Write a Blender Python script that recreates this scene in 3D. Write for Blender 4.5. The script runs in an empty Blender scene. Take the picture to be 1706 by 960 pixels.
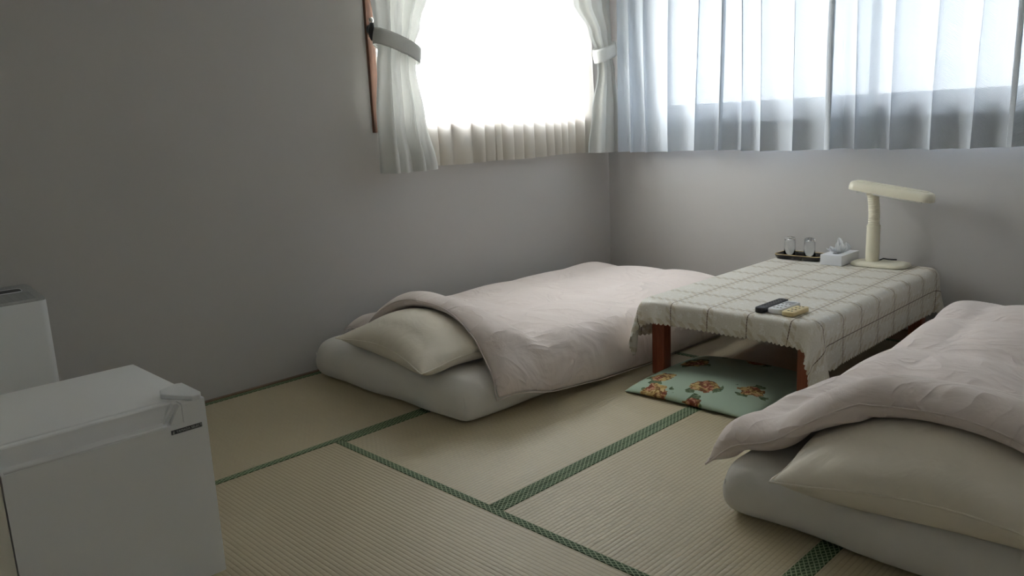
import bpy, bmesh, math, random
import numpy as np
from mathutils import Vector, Matrix

# ------------------------------------------------------------------ camera, sky, exposure
scene = bpy.context.scene
COL = scene.collection
CAM = np.array([3.506, -4.449, 1.19])
FPX = 1324.65
YAW, PIT, ROL = (math.radians(a) for a in (45.496, 11.608, -2.613))
_f = np.array([-math.sin(YAW)*math.cos(PIT), math.cos(YAW)*math.cos(PIT), -math.sin(PIT)])
_r0 = np.array([math.cos(YAW), math.sin(YAW), 0.0])
_u0 = np.cross(_r0, _f)
_r = math.cos(ROL)*_r0 + math.sin(ROL)*_u0
_u = -math.sin(ROL)*_r0 + math.cos(ROL)*_u0
def at(x, y, axis, val):
    """photo pixel -> point on the plane axis = val"""
    d = _f + _r*(x-853)/FPX - _u*(y-480)/FPX
    return CAM + d*((val-CAM[axis])/d[axis])
cd = bpy.data.cameras.new('camera')
cam = bpy.data.objects.new('camera', cd)
COL.objects.link(cam)
cd.sensor_width = 36.0
cd.lens = FPX/1706*36
cd.clip_start = 0.02
m3 = Matrix((_r, _u, -_f)).transposed()
cam.matrix_world = Matrix.Translation(Vector(CAM)) @ m3.to_4x4()
scene.camera = cam

world = bpy.data.worlds.new('sky')
scene.world = world
world.use_nodes = True
bg = world.node_tree.nodes['Background']
bg.inputs['Color'].default_value = (0.94, 0.937, 1.0, 1)
bg.inputs['Strength'].default_value = 29.0
scene.view_settings.view_transform = 'Standard'
scene.view_settings.look = 'None'
scene.view_settings.gamma = 1.0
scene.view_settings.use_curve_mapping = False
scene.view_settings.exposure = 0.55
scene.cycles.max_bounces = 14
scene.cycles.diffuse_bounces = 7
scene.cycles.transparent_max_bounces = 16
scene.cycles.sample_clamp_indirect = 6.0

# window openings: left wall (X=0) and back wall (Y=0)
W1 = (-1.93, -0.28, 1.22, 2.12)      # y0, y1, z0, z1
W2 = (0.42, 3.10, 1.22, 2.12)        # x0, x1, z0, z1
def portal(name, loc, rot, sx, sy):
    l = bpy.data.lights.new(name, 'AREA'); l.shape = 'RECTANGLE'; l.size = sx; l.size_y = sy
    l.cycles.is_portal = True
    o = bpy.data.objects.new(name, l); COL.objects.link(o); o.location = loc; o.rotation_euler = rot
portal('sky_portal', (-0.14, (W1[0]+W1[1])/2, (W1[2]+W1[3])/2), (0, -math.pi/2, 0), W1[3]-W1[2], W1[1]-W1[0])
portal('sky_portal', ((W2[0]+W2[1])/2, 0.14, (W2[2]+W2[3])/2), (-math.pi/2, 0, 0), W2[1]-W2[0], W2[3]-W2[2])

# ------------------------------------------------------------------ node helpers
def new_mat(name):
    m = bpy.data.materials.new(name); m.use_nodes = True
    nt = m.node_tree; b = nt.nodes['Principled BSDF']
    return m, nt, b
class NB:
    """tiny node-building helper"""
    def __init__(s, nt): s.nt = nt
    def n(s, t, **kw):
        x = s.nt.nodes.new(t)
        for k, v in kw.items(): setattr(x, k, v)
        return x
    def put(s, sock, v):
        if isinstance(v, bpy.types.NodeSocket): s.nt.links.new(v, sock)
        elif isinstance(v, (int, float)) and sock.type in ('RGBA', 'VECTOR'):
            sock.default_value = (v,)*len(sock.default_value)
        else: sock.default_value = v
    def m(s, op, a, b=0.0, c=None, clamp=False):
        x = s.n('ShaderNodeMath', operation=op); x.use_clamp = clamp
        s.put(x.inputs[0], a); s.put(x.inputs[1], b)
        if c is not None: s.put(x.inputs[2], c)
        return x.outputs[0]
    def mix(s, f, a, b):
        x = s.n('ShaderNodeMix', data_type='RGBA')
        s.put(x.inputs[0], f); s.put(x.inputs[6], a); s.put(x.inputs[7], b)
        return x.outputs[2]
    def noise(s, vec, scale, detail=3.0, rough=0.5, dist=0.0):
        x = s.n('ShaderNodeTexNoise')
        if vec is not None: s.put(x.inputs['Vector'], vec)
        x.inputs['Scale'].default_value = scale; x.inputs['Detail'].default_value = detail
        x.inputs['Roughness'].default_value = rough; x.inputs['Distortion'].default_value = dist
        return x.outputs['Fac']
    def voro(s, vec, scale, rnd=1.0, feature='F1'):
        x = s.n('ShaderNodeTexVoronoi', feature=feature)
        s.put(x.inputs['Vector'], vec); x.inputs['Scale'].default_value = scale
        x.inputs['Randomness'].default_value = rnd
        return x
    def ramp(s, f, stops, interp='LINEAR'):
        x = s.n('ShaderNodeValToRGB'); s.put(x.inputs[0], f)
        cr = x.color_ramp; cr.interpolation = interp
        while len(cr.elements) < len(stops): cr.elements.new(0.5)
        for e, (p, c) in zip(cr.elements, stops):
            e.position = p; e.color = c if len(c) == 4 else (*c, 1)
        return x.outputs[0]
    def coord(s, kind='Object'): return s.n('ShaderNodeTexCoord').outputs[kind]
    def sep(s, v):
        x = s.n('ShaderNodeSeparateXYZ'); s.put(x.inputs[0], v); return x.outputs
    def scalev(s, v, sc):
        x = s.n('ShaderNodeMapping'); s.put(x.inputs['Vector'], v); x.inputs['Scale'].default_value = sc
        return x.outputs[0]
    def bump(s, h, strength, dist, bsdf, prev=None):
        x = s.n('ShaderNodeBump'); s.put(x.inputs['Height'], h)
        x.inputs['Strength'].default_value = strength; x.inputs['Distance'].default_value = dist
        if prev is not None: s.put(x.inputs['Normal'], prev)
        if bsdf is not None: s.put(bsdf.inputs['Normal'], x.outputs[0])
        return x.outputs[0]
def c4(c): return (*c, 1)

def plain(name, col, rough=0.5, metal=0.0, var=0.04, nscale=30.0, bump=0.0, spec=0.5):
    m, nt, b = new_mat(name); k = NB(nt)
    f = k.noise(k.coord(), nscale, 3)
    d = tuple(max(0, x*(1-var)) for x in col); e = tuple(min(1, x*(1+var)) for x in col)
    k.put(b.inputs['Base Color'], k.mix(f, c4(d), c4(e)))
    b.inputs['Roughness'].default_value = rough; b.inputs['Metallic'].default_value = metal
    b.inputs['Specular IOR Level'].default_value = spec
    if bump: k.bump(f, 0.5, bump, b)
    return m

def wallpaper(name, col):
    m, nt, b = new_mat(name); k = NB(nt)
    co = k.coord()
    f = k.noise(co, 420, 2, 0.6); g = k.noise(co, 3, 2)
    h = k.noise(k.scalev(co, (1, 1, 4)), 160, 2)
    c = k.mix(k.m('MULTIPLY', g, 0.5), c4(col), c4(tuple(x*0.94 for x in col)))
    k.put(b.inputs['Base Color'], c); b.inputs['Roughness'].default_value = 0.85
    b.inputs['Specular IOR Level'].default_value = 0.25
    k.bump(k.m('ADD', f, h), 0.35, 0.0012, b)
    return m

def wood(name, dark, light, scale=6.0, axis=2, rough=0.4):
    m, nt, b = new_mat(name); k = NB(nt)
    s = [14.0, 14.0, 14.0]; s[axis] = 1.2
    v = k.scalev(k.coord(), tuple(s))
    f = k.noise(v, scale, 4, 0.6, 1.2)
    k.put(b.inputs['Base Color'], k.ramp(f, [(0.3, dark), (0.7, light)]))
    b.inputs['Roughness'].default_value = rough
    k.bump(f, 0.2, 0.0005, b)
    return m

def fabric(name, col, weave=900.0, wrinkle=0.004, wr_scale=9.0, rough=0.9, var=0.05, crease=0.15):
    m, nt, b = new_mat(name); k = NB(nt)
    co = k.coord()
    g = k.noise(co, 5, 3)
    k.put(b.inputs['Base Color'], k.mix(g, c4(tuple(x*(1-var) for x in col)), c4(tuple(min(1, x*(1+var)) for x in col))))
    b.inputs['Roughness'].default_value = rough; b.inputs['Specular IOR Level'].default_value = 0.2
    b.inputs['Sheen Weight'].default_value = 0.15
    w = k.noise(co, wr_scale, 4, 0.55, 0.8)
    rd = k.m('SUBTRACT', 1.0, k.m('ABSOLUTE', k.m('MULTIPLY_ADD', k.noise(co, wr_scale*0.55, 2, 0.5, 1.6), 2.0, -1.0)))
    w = k.m('ADD', w, k.m('MULTIPLY', k.m('POWER', rd, 5.0), crease))
    n1 = k.bump(w, 0.75, wrinkle, None)
    f = k.noise(co, weave, 1)
    k.bump(f, 0.25, 0.0006, b, n1)
    return m

def cloth_translucent(name, col, trans, transp, twill=True, tcol=None):
    """thin curtain cloth: part diffuse, part translucent, part open weave"""
    m, nt, b = new_mat(name); k = NB(nt)
    nt.nodes.remove(b)
    out = [n for n in nt.nodes if n.type == 'OUTPUT_MATERIAL'][0]
    uv = k.coord('UV'); x, y, z = k.sep(uv)
    if twill:
        # woven diagonal rib in a herringbone of 6 cm bands
        band = k.m('PINGPONG', x, 0.06)
        f = k.m('SINE', k.m('MULTIPLY', k.m('ADD', k.m('MULTIPLY', band, 1.0), y), 2*math.pi/0.0075))
        f = k.m('MULTIPLY_ADD', f, 0.5, 0.5)
        bump_d, st = 0.0012, 0.6
    else:
        fx = k.m('SINE', k.m('MULTIPLY', x, 2*math.pi/0.006)); fy = k.m('SINE', k.m('MULTIPLY', y, 2*math.pi/0.006))
        f = k.m('MULTIPLY_ADD', k.m('MULTIPLY', fx, fy), 0.5, 0.5)
        bump_d, st = 0.0006, 0.3
    n = k.bump(f, st, bump_d, None)
    ca = k.mix(k.m('MULTIPLY', f, 0.6), c4(col), c4(tuple(q*0.88 for q in col)))
    d = k.n('ShaderNodeBsdfDiffuse'); k.put(d.inputs['Color'], ca); k.put(d.inputs['Normal'], n)
    t = k.n('ShaderNodeBsdfTranslucent'); k.put(t.inputs['Color'], ca if tcol is None else c4(tcol)); k.put(t.inputs['Normal'], n)
    mx = k.n('ShaderNodeMixShader'); mx.inputs[0].default_value = trans
    k.put(mx.inputs[1], d.outputs[0]); k.put(mx.inputs[2], t.outputs[0])
    o = mx.outputs[0]
    if transp > 0:
        tr = k.n('ShaderNodeBsdfTransparent'); m2 = k.n('ShaderNodeMixShader')
        k.put(m2.inputs[0], k.m('MULTIPLY_ADD', f, 0.2*transp, 0.9*transp))
        k.put(m2.inputs[1], o); k.put(m2.inputs[2], tr.outputs[0]); o = m2.outputs[0]
    k.put(out.inputs['Surface'], o)
    return m

def pane_glass(name):
    m, nt, b = new_mat(name); k = NB(nt)
    nt.nodes.remove(b); out = [n for n in nt.nodes if n.type == 'OUTPUT_MATERIAL'][0]
    tr = k.n('ShaderNodeBsdfTransparent'); tr.inputs[0].default_value = (0.93, 0.96, 0.95, 1)
    gl = k.n('ShaderNodeBsdfGlossy'); gl.inputs['Roughness'].default_value = 0.02
    lw = k.n('ShaderNodeLayerWeight'); lw.inputs[0].default_value = 0.5
    fr = k.m('MULTIPLY_ADD', k.m('POWER', lw.outputs['Facing'], 5.0), 0.5, 0.04)
    mx = k.n('ShaderNodeMixShader'); k.put(mx.inputs[0], fr); k.put(mx.inputs[1], tr.outputs[0]); k.put(mx.inputs[2], gl.outputs[0])
    k.put(out.inputs['Surface'], mx.outputs[0])
    return m

M = {}
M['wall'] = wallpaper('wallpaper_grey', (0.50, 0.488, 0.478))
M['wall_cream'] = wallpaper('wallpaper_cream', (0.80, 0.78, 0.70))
M['ceiling'] = plain('ceiling_board', (0.80, 0.79, 0.76), 0.8)
M['wall_white'] = wallpaper('wallpaper_white', (0.82, 0.81, 0.79))  # unseen walls made white, like the ceiling, to bounce light forward
M['casing'] = wood('casing_wood', (0.09, 0.035, 0.018), (0.17, 0.07, 0.035), axis=2)
M['strip'] = wood('strip_wood', (0.13, 0.075, 0.04), (0.21, 0.125, 0.07), axis=1)
M['board'] = wood('floor_board', (0.25, 0.16, 0.09), (0.36, 0.24, 0.14), axis=0)
M['alu'] = plain('sash_aluminium', (0.33, 0.30, 0.27), 0.4, 0.8)
M['glass'] = pane_glass('window_glass')
M['drape'] = cloth_translucent('drape_twill', (0.71, 0.72, 0.70), 0.14, 0.0)
M['drape_b'] = cloth_translucent('drape_twill_window', (0.64, 0.69, 0.75), 0.045, 0.0095)
M['lace'] = cloth_translucent('lace_sheer', (0.82, 0.79, 0.73), 0.50, 0.145, twill=False)
M['ground'] = plain('ground_outside', (0.30, 0.30, 0.28), 0.9)
M['sheet'] = fabric('fitted_sheet', (0.71, 0.695, 0.665), wrinkle=0.004)
M['duvet'] = fabric('duvet_cover', (0.755, 0.675, 0.645), wrinkle=0.016, wr_scale=6, crease=0.45)
M['pillow'] = fabric('pillow_case', (0.78, 0.73, 0.635), wrinkle=0.010, wr_scale=7)
M['piping'] = fabric('piping', (0.80, 0.75, 0.66), wrinkle=0.001)
M['redwood'] = wood('table_wood', (0.20, 0.045, 0.020), (0.33, 0.095, 0.042), axis=2, rough=0.3)
M['white_plastic'] = plain('white_plastic', (0.74, 0.76, 0.78), 0.35, var=0.015, nscale=400, bump=0.0001)
M['fridge'] = plain('fridge_enamel', (0.84, 0.855, 0.87), 0.38, var=0.01, nscale=300, bump=0.00015)
M['grey_plastic'] = plain('grey_plastic', (0.36, 0.37, 0.37), 0.55, var=0.25, nscale=160, bump=0.0008)
M['black'] = plain('black_plastic', (0.012, 0.012, 0.015), 0.35)
M['dark_grey'] = plain('dark_grey', (0.07, 0.07, 0.075), 0.4)
M['cream'] = plain('cream_plastic', (0.72, 0.69, 0.56), 0.38, var=0.02)
M['cream_yellow'] = plain('cream_yellow_plastic', (0.72, 0.60, 0.33), 0.45, var=0.03)
M['button_dark'] = plain('button_grey', (0.22, 0.20, 0.16), 0.5)
M['gold'] = plain('gold_paint', (0.62, 0.48, 0.24), 0.3, 0.7)
M['lacquer'] = plain('black_lacquer', (0.010, 0.008, 0.008), 0.18)
M['card'] = plain('white_card', (0.70, 0.72, 0.76), 0.6, var=0.03, nscale=12)
M['tissue'] = cloth_translucent('tissue_paper', (0.86, 0.88, 0.90), 0.35, 0.0, twill=False)
M['chrome'] = plain('chrome', (0.7, 0.7, 0.7), 0.15, 1.0)
M['text'] = plain('badge_ink', (0.60, 0.60, 0.58), 0.5)
M['tube'] = plain('lamp_tube', (0.82, 0.83, 0.80), 0.3)

def tumbler_glass():
    m, nt, b = new_mat('tumbler_glass'); k = NB(nt)
    b.inputs['Transmission Weight'].default_value = 1.0; b.inputs['Roughness'].default_value = 0.02
    b.inputs['IOR'].default_value = 1.45
    k.put(b.inputs['Base Color'], k.mix(k.noise(k.coord(), 8), (0.95, 0.97, 0.97, 1), (0.98, 0.99, 0.99, 1)))
    return m
M['tumbler'] = tumbler_glass()

def tatami_mat():
    m, nt, b = new_mat('tatami_rush'); k = NB(nt)
    co = k.coord(); x, y, z = k.sep(co)
    p = 0.0155
    r = k.m('ABSOLUTE', k.m('SINE', k.m('MULTIPLY', x, math.pi/p)))          # ridges along the mat
    row = k.m('FLOOR', k.m('DIVIDE', x, p))
    yo = k.m('ADD', k.m('DIVIDE', y, 0.020), k.m('MULTIPLY', row, 0.5))        # staggered stitches
    st = k.m('ABSOLUTE', k.m('SINE', k.m('MULTIPLY', yo, math.pi)))
    rush = k.noise(k.scalev(co, (3, 260, 1)), 3.0, 3, 0.6)                     # rushes lie across the mat
    blot = k.noise(co, 2.2, 3)
    c = k.ramp(rush, [(0.25, (0.40, 0.345, 0.225)), (0.55, (0.51, 0.45, 0.31)), (0.8, (0.58, 0.52, 0.375))])
    c = k.mix(k.m('MULTIPLY', blot, 0.5), c, (0.47, 0.39, 0.25, 1))
    gr = k.m('POWER', k.m('SUBTRACT', 1.0, r), 3.0)
    c = k.mix(k.m('MULTIPLY', gr, 0.40), c, (0.27, 0.21, 0.13, 1))  # shade in the grooves between ridges, mixed into the colour
    k.put(b.inputs['Base Color'], c)
    b.inputs['Roughness'].default_value = 0.45; b.inputs['Specular IOR Level'].default_value = 0.5
    h = k.m('ADD', k.m('POWER', r, 0.6), k.m('MULTIPLY', st, 0.35))
    n1 = k.bump(h, 0.8, 0.0014, None)
    k.bump(rush, 0.4, 0.0008, b, n1)
    return m
M['tatami'] = tatami_mat()

def border_mat():
    m, nt, b = new_mat('tatami_border'); k = NB(nt)
    x, y, z = k.sep(k.coord())
    def lines(sgn):
        ph = k.m('ADD', k.m('DIVIDE', y, 0.024), k.m('MULTIPLY', x, sgn/0.015))
        f = k.m('FRACT', ph)
        return k.m('LESS_THAN', k.m('ABSOLUTE', k.m('SUBTRACT', f, 0.5)), 0.13)
    lat = k.m('MAXIMUM', lines(1), lines(-1))
    w = k.noise(k.coord(), 900, 1)
    c = k.mix(lat, (0.028, 0.070, 0.022, 1), (0.30, 0.38, 0.23, 1))
    c = k.mix(k.m('MULTIPLY', w, 0.25), c, (0.05, 0.05, 0.03, 1))
    k.put(b.inputs['Base Color'], c); b.inputs['Roughness'].default_value = 0.8
    k.bump(k.m('ADD', lat, w), 0.4, 0.0006, b)
    return m
M['border'] = border_mat()

def tablecloth_mat(W, H, x0, y0):
    """vinyl lace cloth; UV in metres, brown chequer lines on a cream lace ground"""
    m, nt, b = new_mat('lace_tablecloth'); k = NB(nt)
    uv = k.coord('UV'); u, v, _z = k.sep(uv)
    P = 0.188
    def line(c, o, w):
        f = k.m('FRACT', k.m('DIVIDE', k.m('SUBTRACT', c, o), P))
        d = k.m('MULTIPLY', k.m('ABSOLUTE', k.m('SUBTRACT', f, 0.5)), P)     # 0 in mid-cell .. P/2 on the line
        return k.m('SUBTRACT', P/2, d)                                          # distance to line
    du = line(u, x0, 0); dv = line(v, y0, 0)
    ln_u = k.m('LESS_THAN', du, 0.0021); ln_v = k.m('LESS_THAN', dv, 0.0021)
    dash = k.m('GREATER_THAN', k.m('FRACT', k.m('DIVIDE', v, 0.012)), 0.10)
    dash2 = k.m('GREATER_THAN', k.m('FRACT', k.m('DIVIDE', u, 0.012)), 0.10)
    ln = k.m('MAXIMUM', k.m('MULTIPLY', ln_u, dash), k.m('MULTIPLY', ln_v, dash2))
    # woven block band beside each line
    band_u = k.m('LESS_THAN', du, 0.026); band_v = k.m('LESS_THAN', dv, 0.026)
    rungs_u = k.m('MULTIPLY', band_u, k.m('LESS_THAN', k.m('FRACT', k.m('DIVIDE', v, 0.0205)), 0.10))
    rungs_v = k.m('MULTIPLY', band_v, k.m('LESS_THAN', k.m('FRACT', k.m('DIVIDE', u, 0.0205)), 0.10))
    rung = k.m('MAXIMUM', rungs_u, rungs_v)
    blk = k.m('GREATER_THAN', k.m('SINE', k.m('MULTIPLY', k.m('ADD', u, v), math.pi/0.0205)), 0.0)
    lace = k.noise(uv, 140, 3, 0.65); flo = k.voro(uv, 26, 0.9).outputs['Distance']
    c = k.mix(lace, (0.54, 0.51, 0.44, 1), (0.76, 0.74, 0.69, 1))
    motif = k.m('MULTIPLY', k.m('LESS_THAN', flo, 0.33), k.m('GREATER_THAN', lace, 0.47))
    c = k.mix(k.m('MULTIPLY', motif, 0.40), c, (0.82, 0.83, 0.83, 1))
    band = k.m('MAXIMUM', band_u, band_v)
    c = k.mix(k.m('MULTIPLY', k.m('MULTIPLY', band, blk), 0.60), c, (0.50, 0.44, 0.33, 1))
    c = k.mix(k.m('MULTIPLY', rung, 0.28), c, (0.33, 0.25, 0.16, 1))
    c = k.mix(k.m('MULTIPLY', ln, 0.95), c, (0.075, 0.035, 0.02, 1))
    # chequered border near the hem
    ex = k.m('MINIMUM', k.m('SUBTRACT', W/2, k.m('ABSOLUTE', u)), k.m('SUBTRACT', H/2, k.m('ABSOLUTE', v)))
    chk = k.m('GREATER_THAN', k.m('SINE', k.m('MULTIPLY', k.m('ADD', u, v), math.pi/0.028)), 0.0)
    hem = k.m('LESS_THAN', ex, 0.030)
    c = k.mix(k.m('MULTIPLY', k.m('MULTIPLY', hem, chk), 0.5), c, (0.47, 0.40, 0.27, 1))
    k.put(b.inputs['Base Color'], c)
    b.inputs['Roughness'].default_value = 0.42; b.inputs['Specular IOR Level'].default_value = 0.45
    # scalloped hem: cut away between the scallops
    s1 = k.m('ABSOLUTE', k.m('SINE', k.m('MULTIPLY', u, math.pi/0.022))); s2 = k.m('ABSOLUTE', k.m('SINE', k.m('MULTIPLY', v, math.pi/0.022)))
    ev = k.m('SUBTRACT', H/2, k.m('ABSOLUTE', v)); eu = k.m('SUBTRACT', W/2, k.m('ABSOLUTE', u))
    keep = k.m('MULTIPLY', k.m('GREATER_THAN', ev, k.m('MULTIPLY', k.m('SUBTRACT', 1.0, s1), 0.008)),
                           k.m('GREATER_THAN', eu, k.m('MULTIPLY', k.m('SUBTRACT', 1.0, s2), 0.008)))
    k.put(b.inputs['Alpha'], keep)
    k.bump(k.m('ADD', lace, k.m('MULTIPLY', k.m('ADD', motif, rung), 0.5)), 0.5, 0.0012, b)
    return m

def floral_mat():
    m, nt, b = new_mat('floral_cotton'); k = NB(nt)
    uv = k.coord('UV')
    wob = k.noise(uv, 26, 3, 0.6)
    wv = k.n('ShaderNodeVectorMath', operation='ADD')
    k.put(wv.inputs[0], uv)
    cmb = k.n('ShaderNodeCombineXYZ'); k.put(cmb.inputs[0], k.m('MULTIPLY', k.m('SUBTRACT', wob, 0.5), 0.07))
    k.put(cmb.inputs[1], k.m('MULTIPLY', k.m('SUBTRACT', k.noise(uv, 21, 3, 0.6), 0.5), 0.07)); k.put(wv.inputs[1], cmb.outputs[0])
    w = wv.outputs[0]
    cell = k.voro(w, 5.0, 0.5); d = cell.outputs['Distance']
    fl = k.m('LESS_THAN', d, 0.33)
    pet = k.voro(w, 62, 0.9); pd = pet.outputs['Distance']
    hue = k.noise(uv, 16, 2)
    pink = k.ramp(pd, [(0.0, (0.62, 0.40, 0.26)), (0.4, (0.50, 0.25, 0.15)), (0.62, (0.22, 0.06, 0.035))])
    yel = k.ramp(pd, [(0.0, (0.66, 0.56, 0.33)), (0.45, (0.52, 0.36, 0.13)), (0.65, (0.18, 0.09, 0.04))])
    flower = k.mix(k.m('MULTIPLY', k.m('SUBTRACT', hue, 0.42), 9.0, clamp=True), pink, yel)
    lf = k.m('MULTIPLY', k.m('LESS_THAN', d, 0.44), k.m('GREATER_THAN', k.noise(uv, 13, 1), 0.56))
    base = k.mix(k.noise(uv, 4, 2), (0.36, 0.47, 0.37, 1), (0.42, 0.53, 0.44, 1))
    c = k.mix(lf, base, k.ramp(k.noise(uv, 70, 2), [(0.35, (0.06, 0.10, 0.05)), (0.7, (0.20, 0.26, 0.15))]))
    c = k.mix(fl, c, flower)
    k.put(b.inputs['Base Color'], c); b.inputs['Roughness'].default_value = 0.85
    b.inputs['Specular IOR Level'].default_value = 0.2
    k.bump(k.noise(uv, 500, 1), 0.2, 0.0006, b)
    return m
M['floral'] = floral_mat()

# ------------------------------------------------------------------ mesh helpers
def link(name, me, mat, parent=None, smooth=True):
    o = bpy.data.objects.new(name, me); COL.objects.link(o)
    if mat is not None: me.materials.append(M[mat] if isinstance(mat, str) else mat)
    if smooth:
        for p in me.polygons: p.use_smooth = True
    if parent is not None: o.parent = parent
    return o
def bm_obj(name, bm, mat, parent=None, smooth=False):
    bmesh.ops.recalc_face_normals(bm, faces=bm.faces)
    me = bpy.data.meshes.new(name); bm.to_mesh(me); bm.free()
    return link(name, me, mat, parent, smooth)
def empty(name, loc=(0, 0, 0), rz=0.0):
    o = bpy.data.objects.new(name, None); COL.objects.link(o); o.location = loc; o.rotation_euler = (0, 0, rz)
    o.empty_display_size = 0.1
    return o
def tag(o, label, cat, group=None):
    o['label'] = label; o['category'] = cat
    if group: o['group'] = group
    return o
def struct(o, label=None):
    o['kind'] = 'structure'
    if label: o['label'] = label
    return o
def add_box(bm, x0, x1, y0, y1, z0, z1, bev=0.0, seg=2):
    t = bmesh.new()
    bmesh.ops.create_cube(t, size=1.0)
    for v in t.verts:
        v.co = Vector(((x0+x1)/2+v.co.x*(x1-x0), (y0+y1)/2+v.co.y*(y1-y0), (z0+z1)/2+v.co.z*(z1-z0)))
    if bev > 0:
        bmesh.ops.bevel(t, geom=t.edges[:], offset=bev, segments=seg, affect='EDGES', profile=0.5)
    me = bpy.data.meshes.new('t'); t.to_mesh(me); t.free(); bm.from_mesh(me); bpy.data.meshes.remove(me)
def box_obj(name, x0, x1, y0, y1, z0, z1, mat, parent=None, bev=0.0, seg=2):
    bm = bmesh.new(); add_box(bm, x0, x1, y0, y1, z0, z1, bev, seg)
    return bm_obj(name, bm, mat, parent, smooth=False)
def auto_smooth(o, ang=35):
    me = o.data
    for p in me.polygons: p.use_smooth = True
    bm = bmesh.new(); bm.from_mesh(me)
    for e in bm.edges:
        if len(e.link_faces) == 2 and e.calc_face_angle(0) > math.radians(ang): e.smooth = False
    bm.to_mesh(me); bm.free()
    return o
def prism(bm, poly, axis, a, b):
    """extrude a 2D polygon along axis between a and b; poly in the other two axes in order"""
    def mk(p, t):
        c = [0, 0, 0]; oth = [i for i in range(3) if i != axis]
        c[axis] = t; c[oth[0]], c[oth[1]] = p
        return bm.verts.new(c)
    A = [mk(p, a) for p in poly]; B = [mk(p, b) for p in poly]
    bm.faces.new(A); bm.faces.new(B[::-1])
    for i in range(len(poly)):
        j = (i+1) % len(poly); bm.faces.new((A[i], B[i], B[j], A[j]))
def lathe(bm, prof, seg=32, c=(0, 0, 0), closed=False):
    rings = []
    for r, z in prof:
        rings.append([bm.verts.new((c[0]+r*math.cos(2*math.pi*i/seg), c[1]+r*math.sin(2*math.pi*i/seg), c[2]+z)) for i in range(seg)])
    n = len(rings)
    for a in range(n if closed else n-1):
        R, S = rings[a], rings[(a+1) % n]
        for i in range(seg):
            j = (i+1) % seg; bm.faces.new((R[i], R[j], S[j], S[i]))
    if not closed:
        bm.faces.new(rings[0][::-1]); bm.faces.new(rings[-1])
def tube(bm, pts, rad, seg=8, closed=False):
    pts = [Vector(p) for p in pts]; n = len(pts); rings = []
    up = Vector((0, 0, 1)); prev = None
    for i, p in enumerate(pts):
        if closed: t = (pts[(i+1) % n]-pts[i-1])
        else: t = pts[min(i+1, n-1)]-pts[max(i-1, 0)]
        t.normalize()
        if prev is None:
            a = t.orthogonal().normalized()
        else:
            a = (prev-t*prev.dot(t)).normalized()
        prev = a; b = t.cross(a)
        r = rad[i] if hasattr(rad, '__len__') else rad
        rings.append([bm.verts.new(p+a*(r*math.cos(2*math.pi*k/seg))+b*(r*math.sin(2*math.pi*k/seg))) for k in range(seg)])
    for i in range(n if closed else n-1):
        R, S = rings[i], rings[(i+1) % n]
        # best rotational match for the closing ring
        off = 0
        if closed and i == n-1:
            off = min(range(seg), key=lambda q: sum((R[k].co-S[(k+q) % seg].co).length for k in range(seg)))
        for k in range(seg):
            j = (k+1) % seg; bm.faces.new((R[k], R[j], S[(j+off) % seg], S[(k+off) % seg]))
    if not closed:
        bm.faces.new(rings[0][::-1]); bm.faces.new(rings[-1])
def grid_mesh(name, P, uv=None, closed_pair=False):
    """P (N,M,3) single sheet, or (2,N,M,3) top/bottom welded along the border"""
    P = np.asarray(P, float)
    me = bpy.data.meshes.new(name)
    if P.ndim == 3: P = P[None]
    L, N, Mm, _ = P.shape
    idx = np.arange(L*N*Mm).reshape(L, N, Mm)
    if L == 2:
        idx = idx.copy()
        bd = np.zeros((N, Mm), bool); bd[0] = bd[-1] = True; bd[:, 0] = bd[:, -1] = True
        idx[1][bd] = idx[0][bd]
    used, inv = np.unique(idx, return_inverse=True); inv = inv.reshape(idx.shape)
    V = P.reshape(-1, 3)[used]
    faces = []; fuv = []
    for l in range(L):
        a = inv[l]; q = np.stack([a[:-1, :-1], a[1:, :-1], a[1:, 1:], a[:-1, 1:]], -1).reshape(-1, 4)
        if l == 1: q = q[:, ::-1]
        faces.append(q)
        if uv is not None:
            w = np.stack([uv[:-1, :-1], uv[1:, :-1], uv[1:, 1:], uv[:-1, 1:]], 2).reshape(-1, 4, 2)
            if l == 1: w = w[:, ::-1]
            fuv.append(w)
    F = np.concatenate(faces)
    me.from_pydata(V.tolist(), [], F.tolist())
    if uv is not None:
        ul = me.uv_layers.new(name='UVMap'); ul.data.foreach_set('uv', np.concatenate(fuv).reshape(-1).astype(np.float32))
    me.update()
    return me
def subsurf(o, lv=1):
    s = o.modifiers.new('subdivision', 'SUBSURF'); s.levels = lv; s.render_levels = lv
    return o
def vnoise(X, Y, seed, scale):
    """smooth value noise by summed sines, arrays in, about -1..1 out"""
    rs = np.random.RandomState(seed); out = 0
    for i in range(7):
        a = rs.uniform(0, 2*math.pi); f = scale*rs.uniform(0.6, 1.7); ph = rs.uniform(0, 6.28)
        out = out+np.sin(2*math.pi*f*(X*math.cos(a)+Y*math.sin(a))+ph)
    return out/4.0

# ------------------------------------------------------------------ soft cloth solver (position based)
def rbox_push(P, c, h, r, margin=0.004):
    """push points out of a rounded box"""
    q = P-c; s = np.sign(q); a = np.abs(q)
    inner = np.minimum(a, h-r)
    d = a-inner; dist = np.sqrt((d**2).sum(-1))
    inside_core = (a < (h-r)).all(-1)
    rr = r+margin
    hit = (dist < rr) & ~inside_core
    n = d/np.maximum(dist, 1e-9)[..., None]
    newa = inner+n*rr
    out = np.where(hit[..., None], c+s*newa, P)
    # deep inside: lift to the top
    out[..., 2] = np.where(inside_core, c[2]+h[2]+margin, out[..., 2])
    return out, (hit | inside_core)

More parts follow.
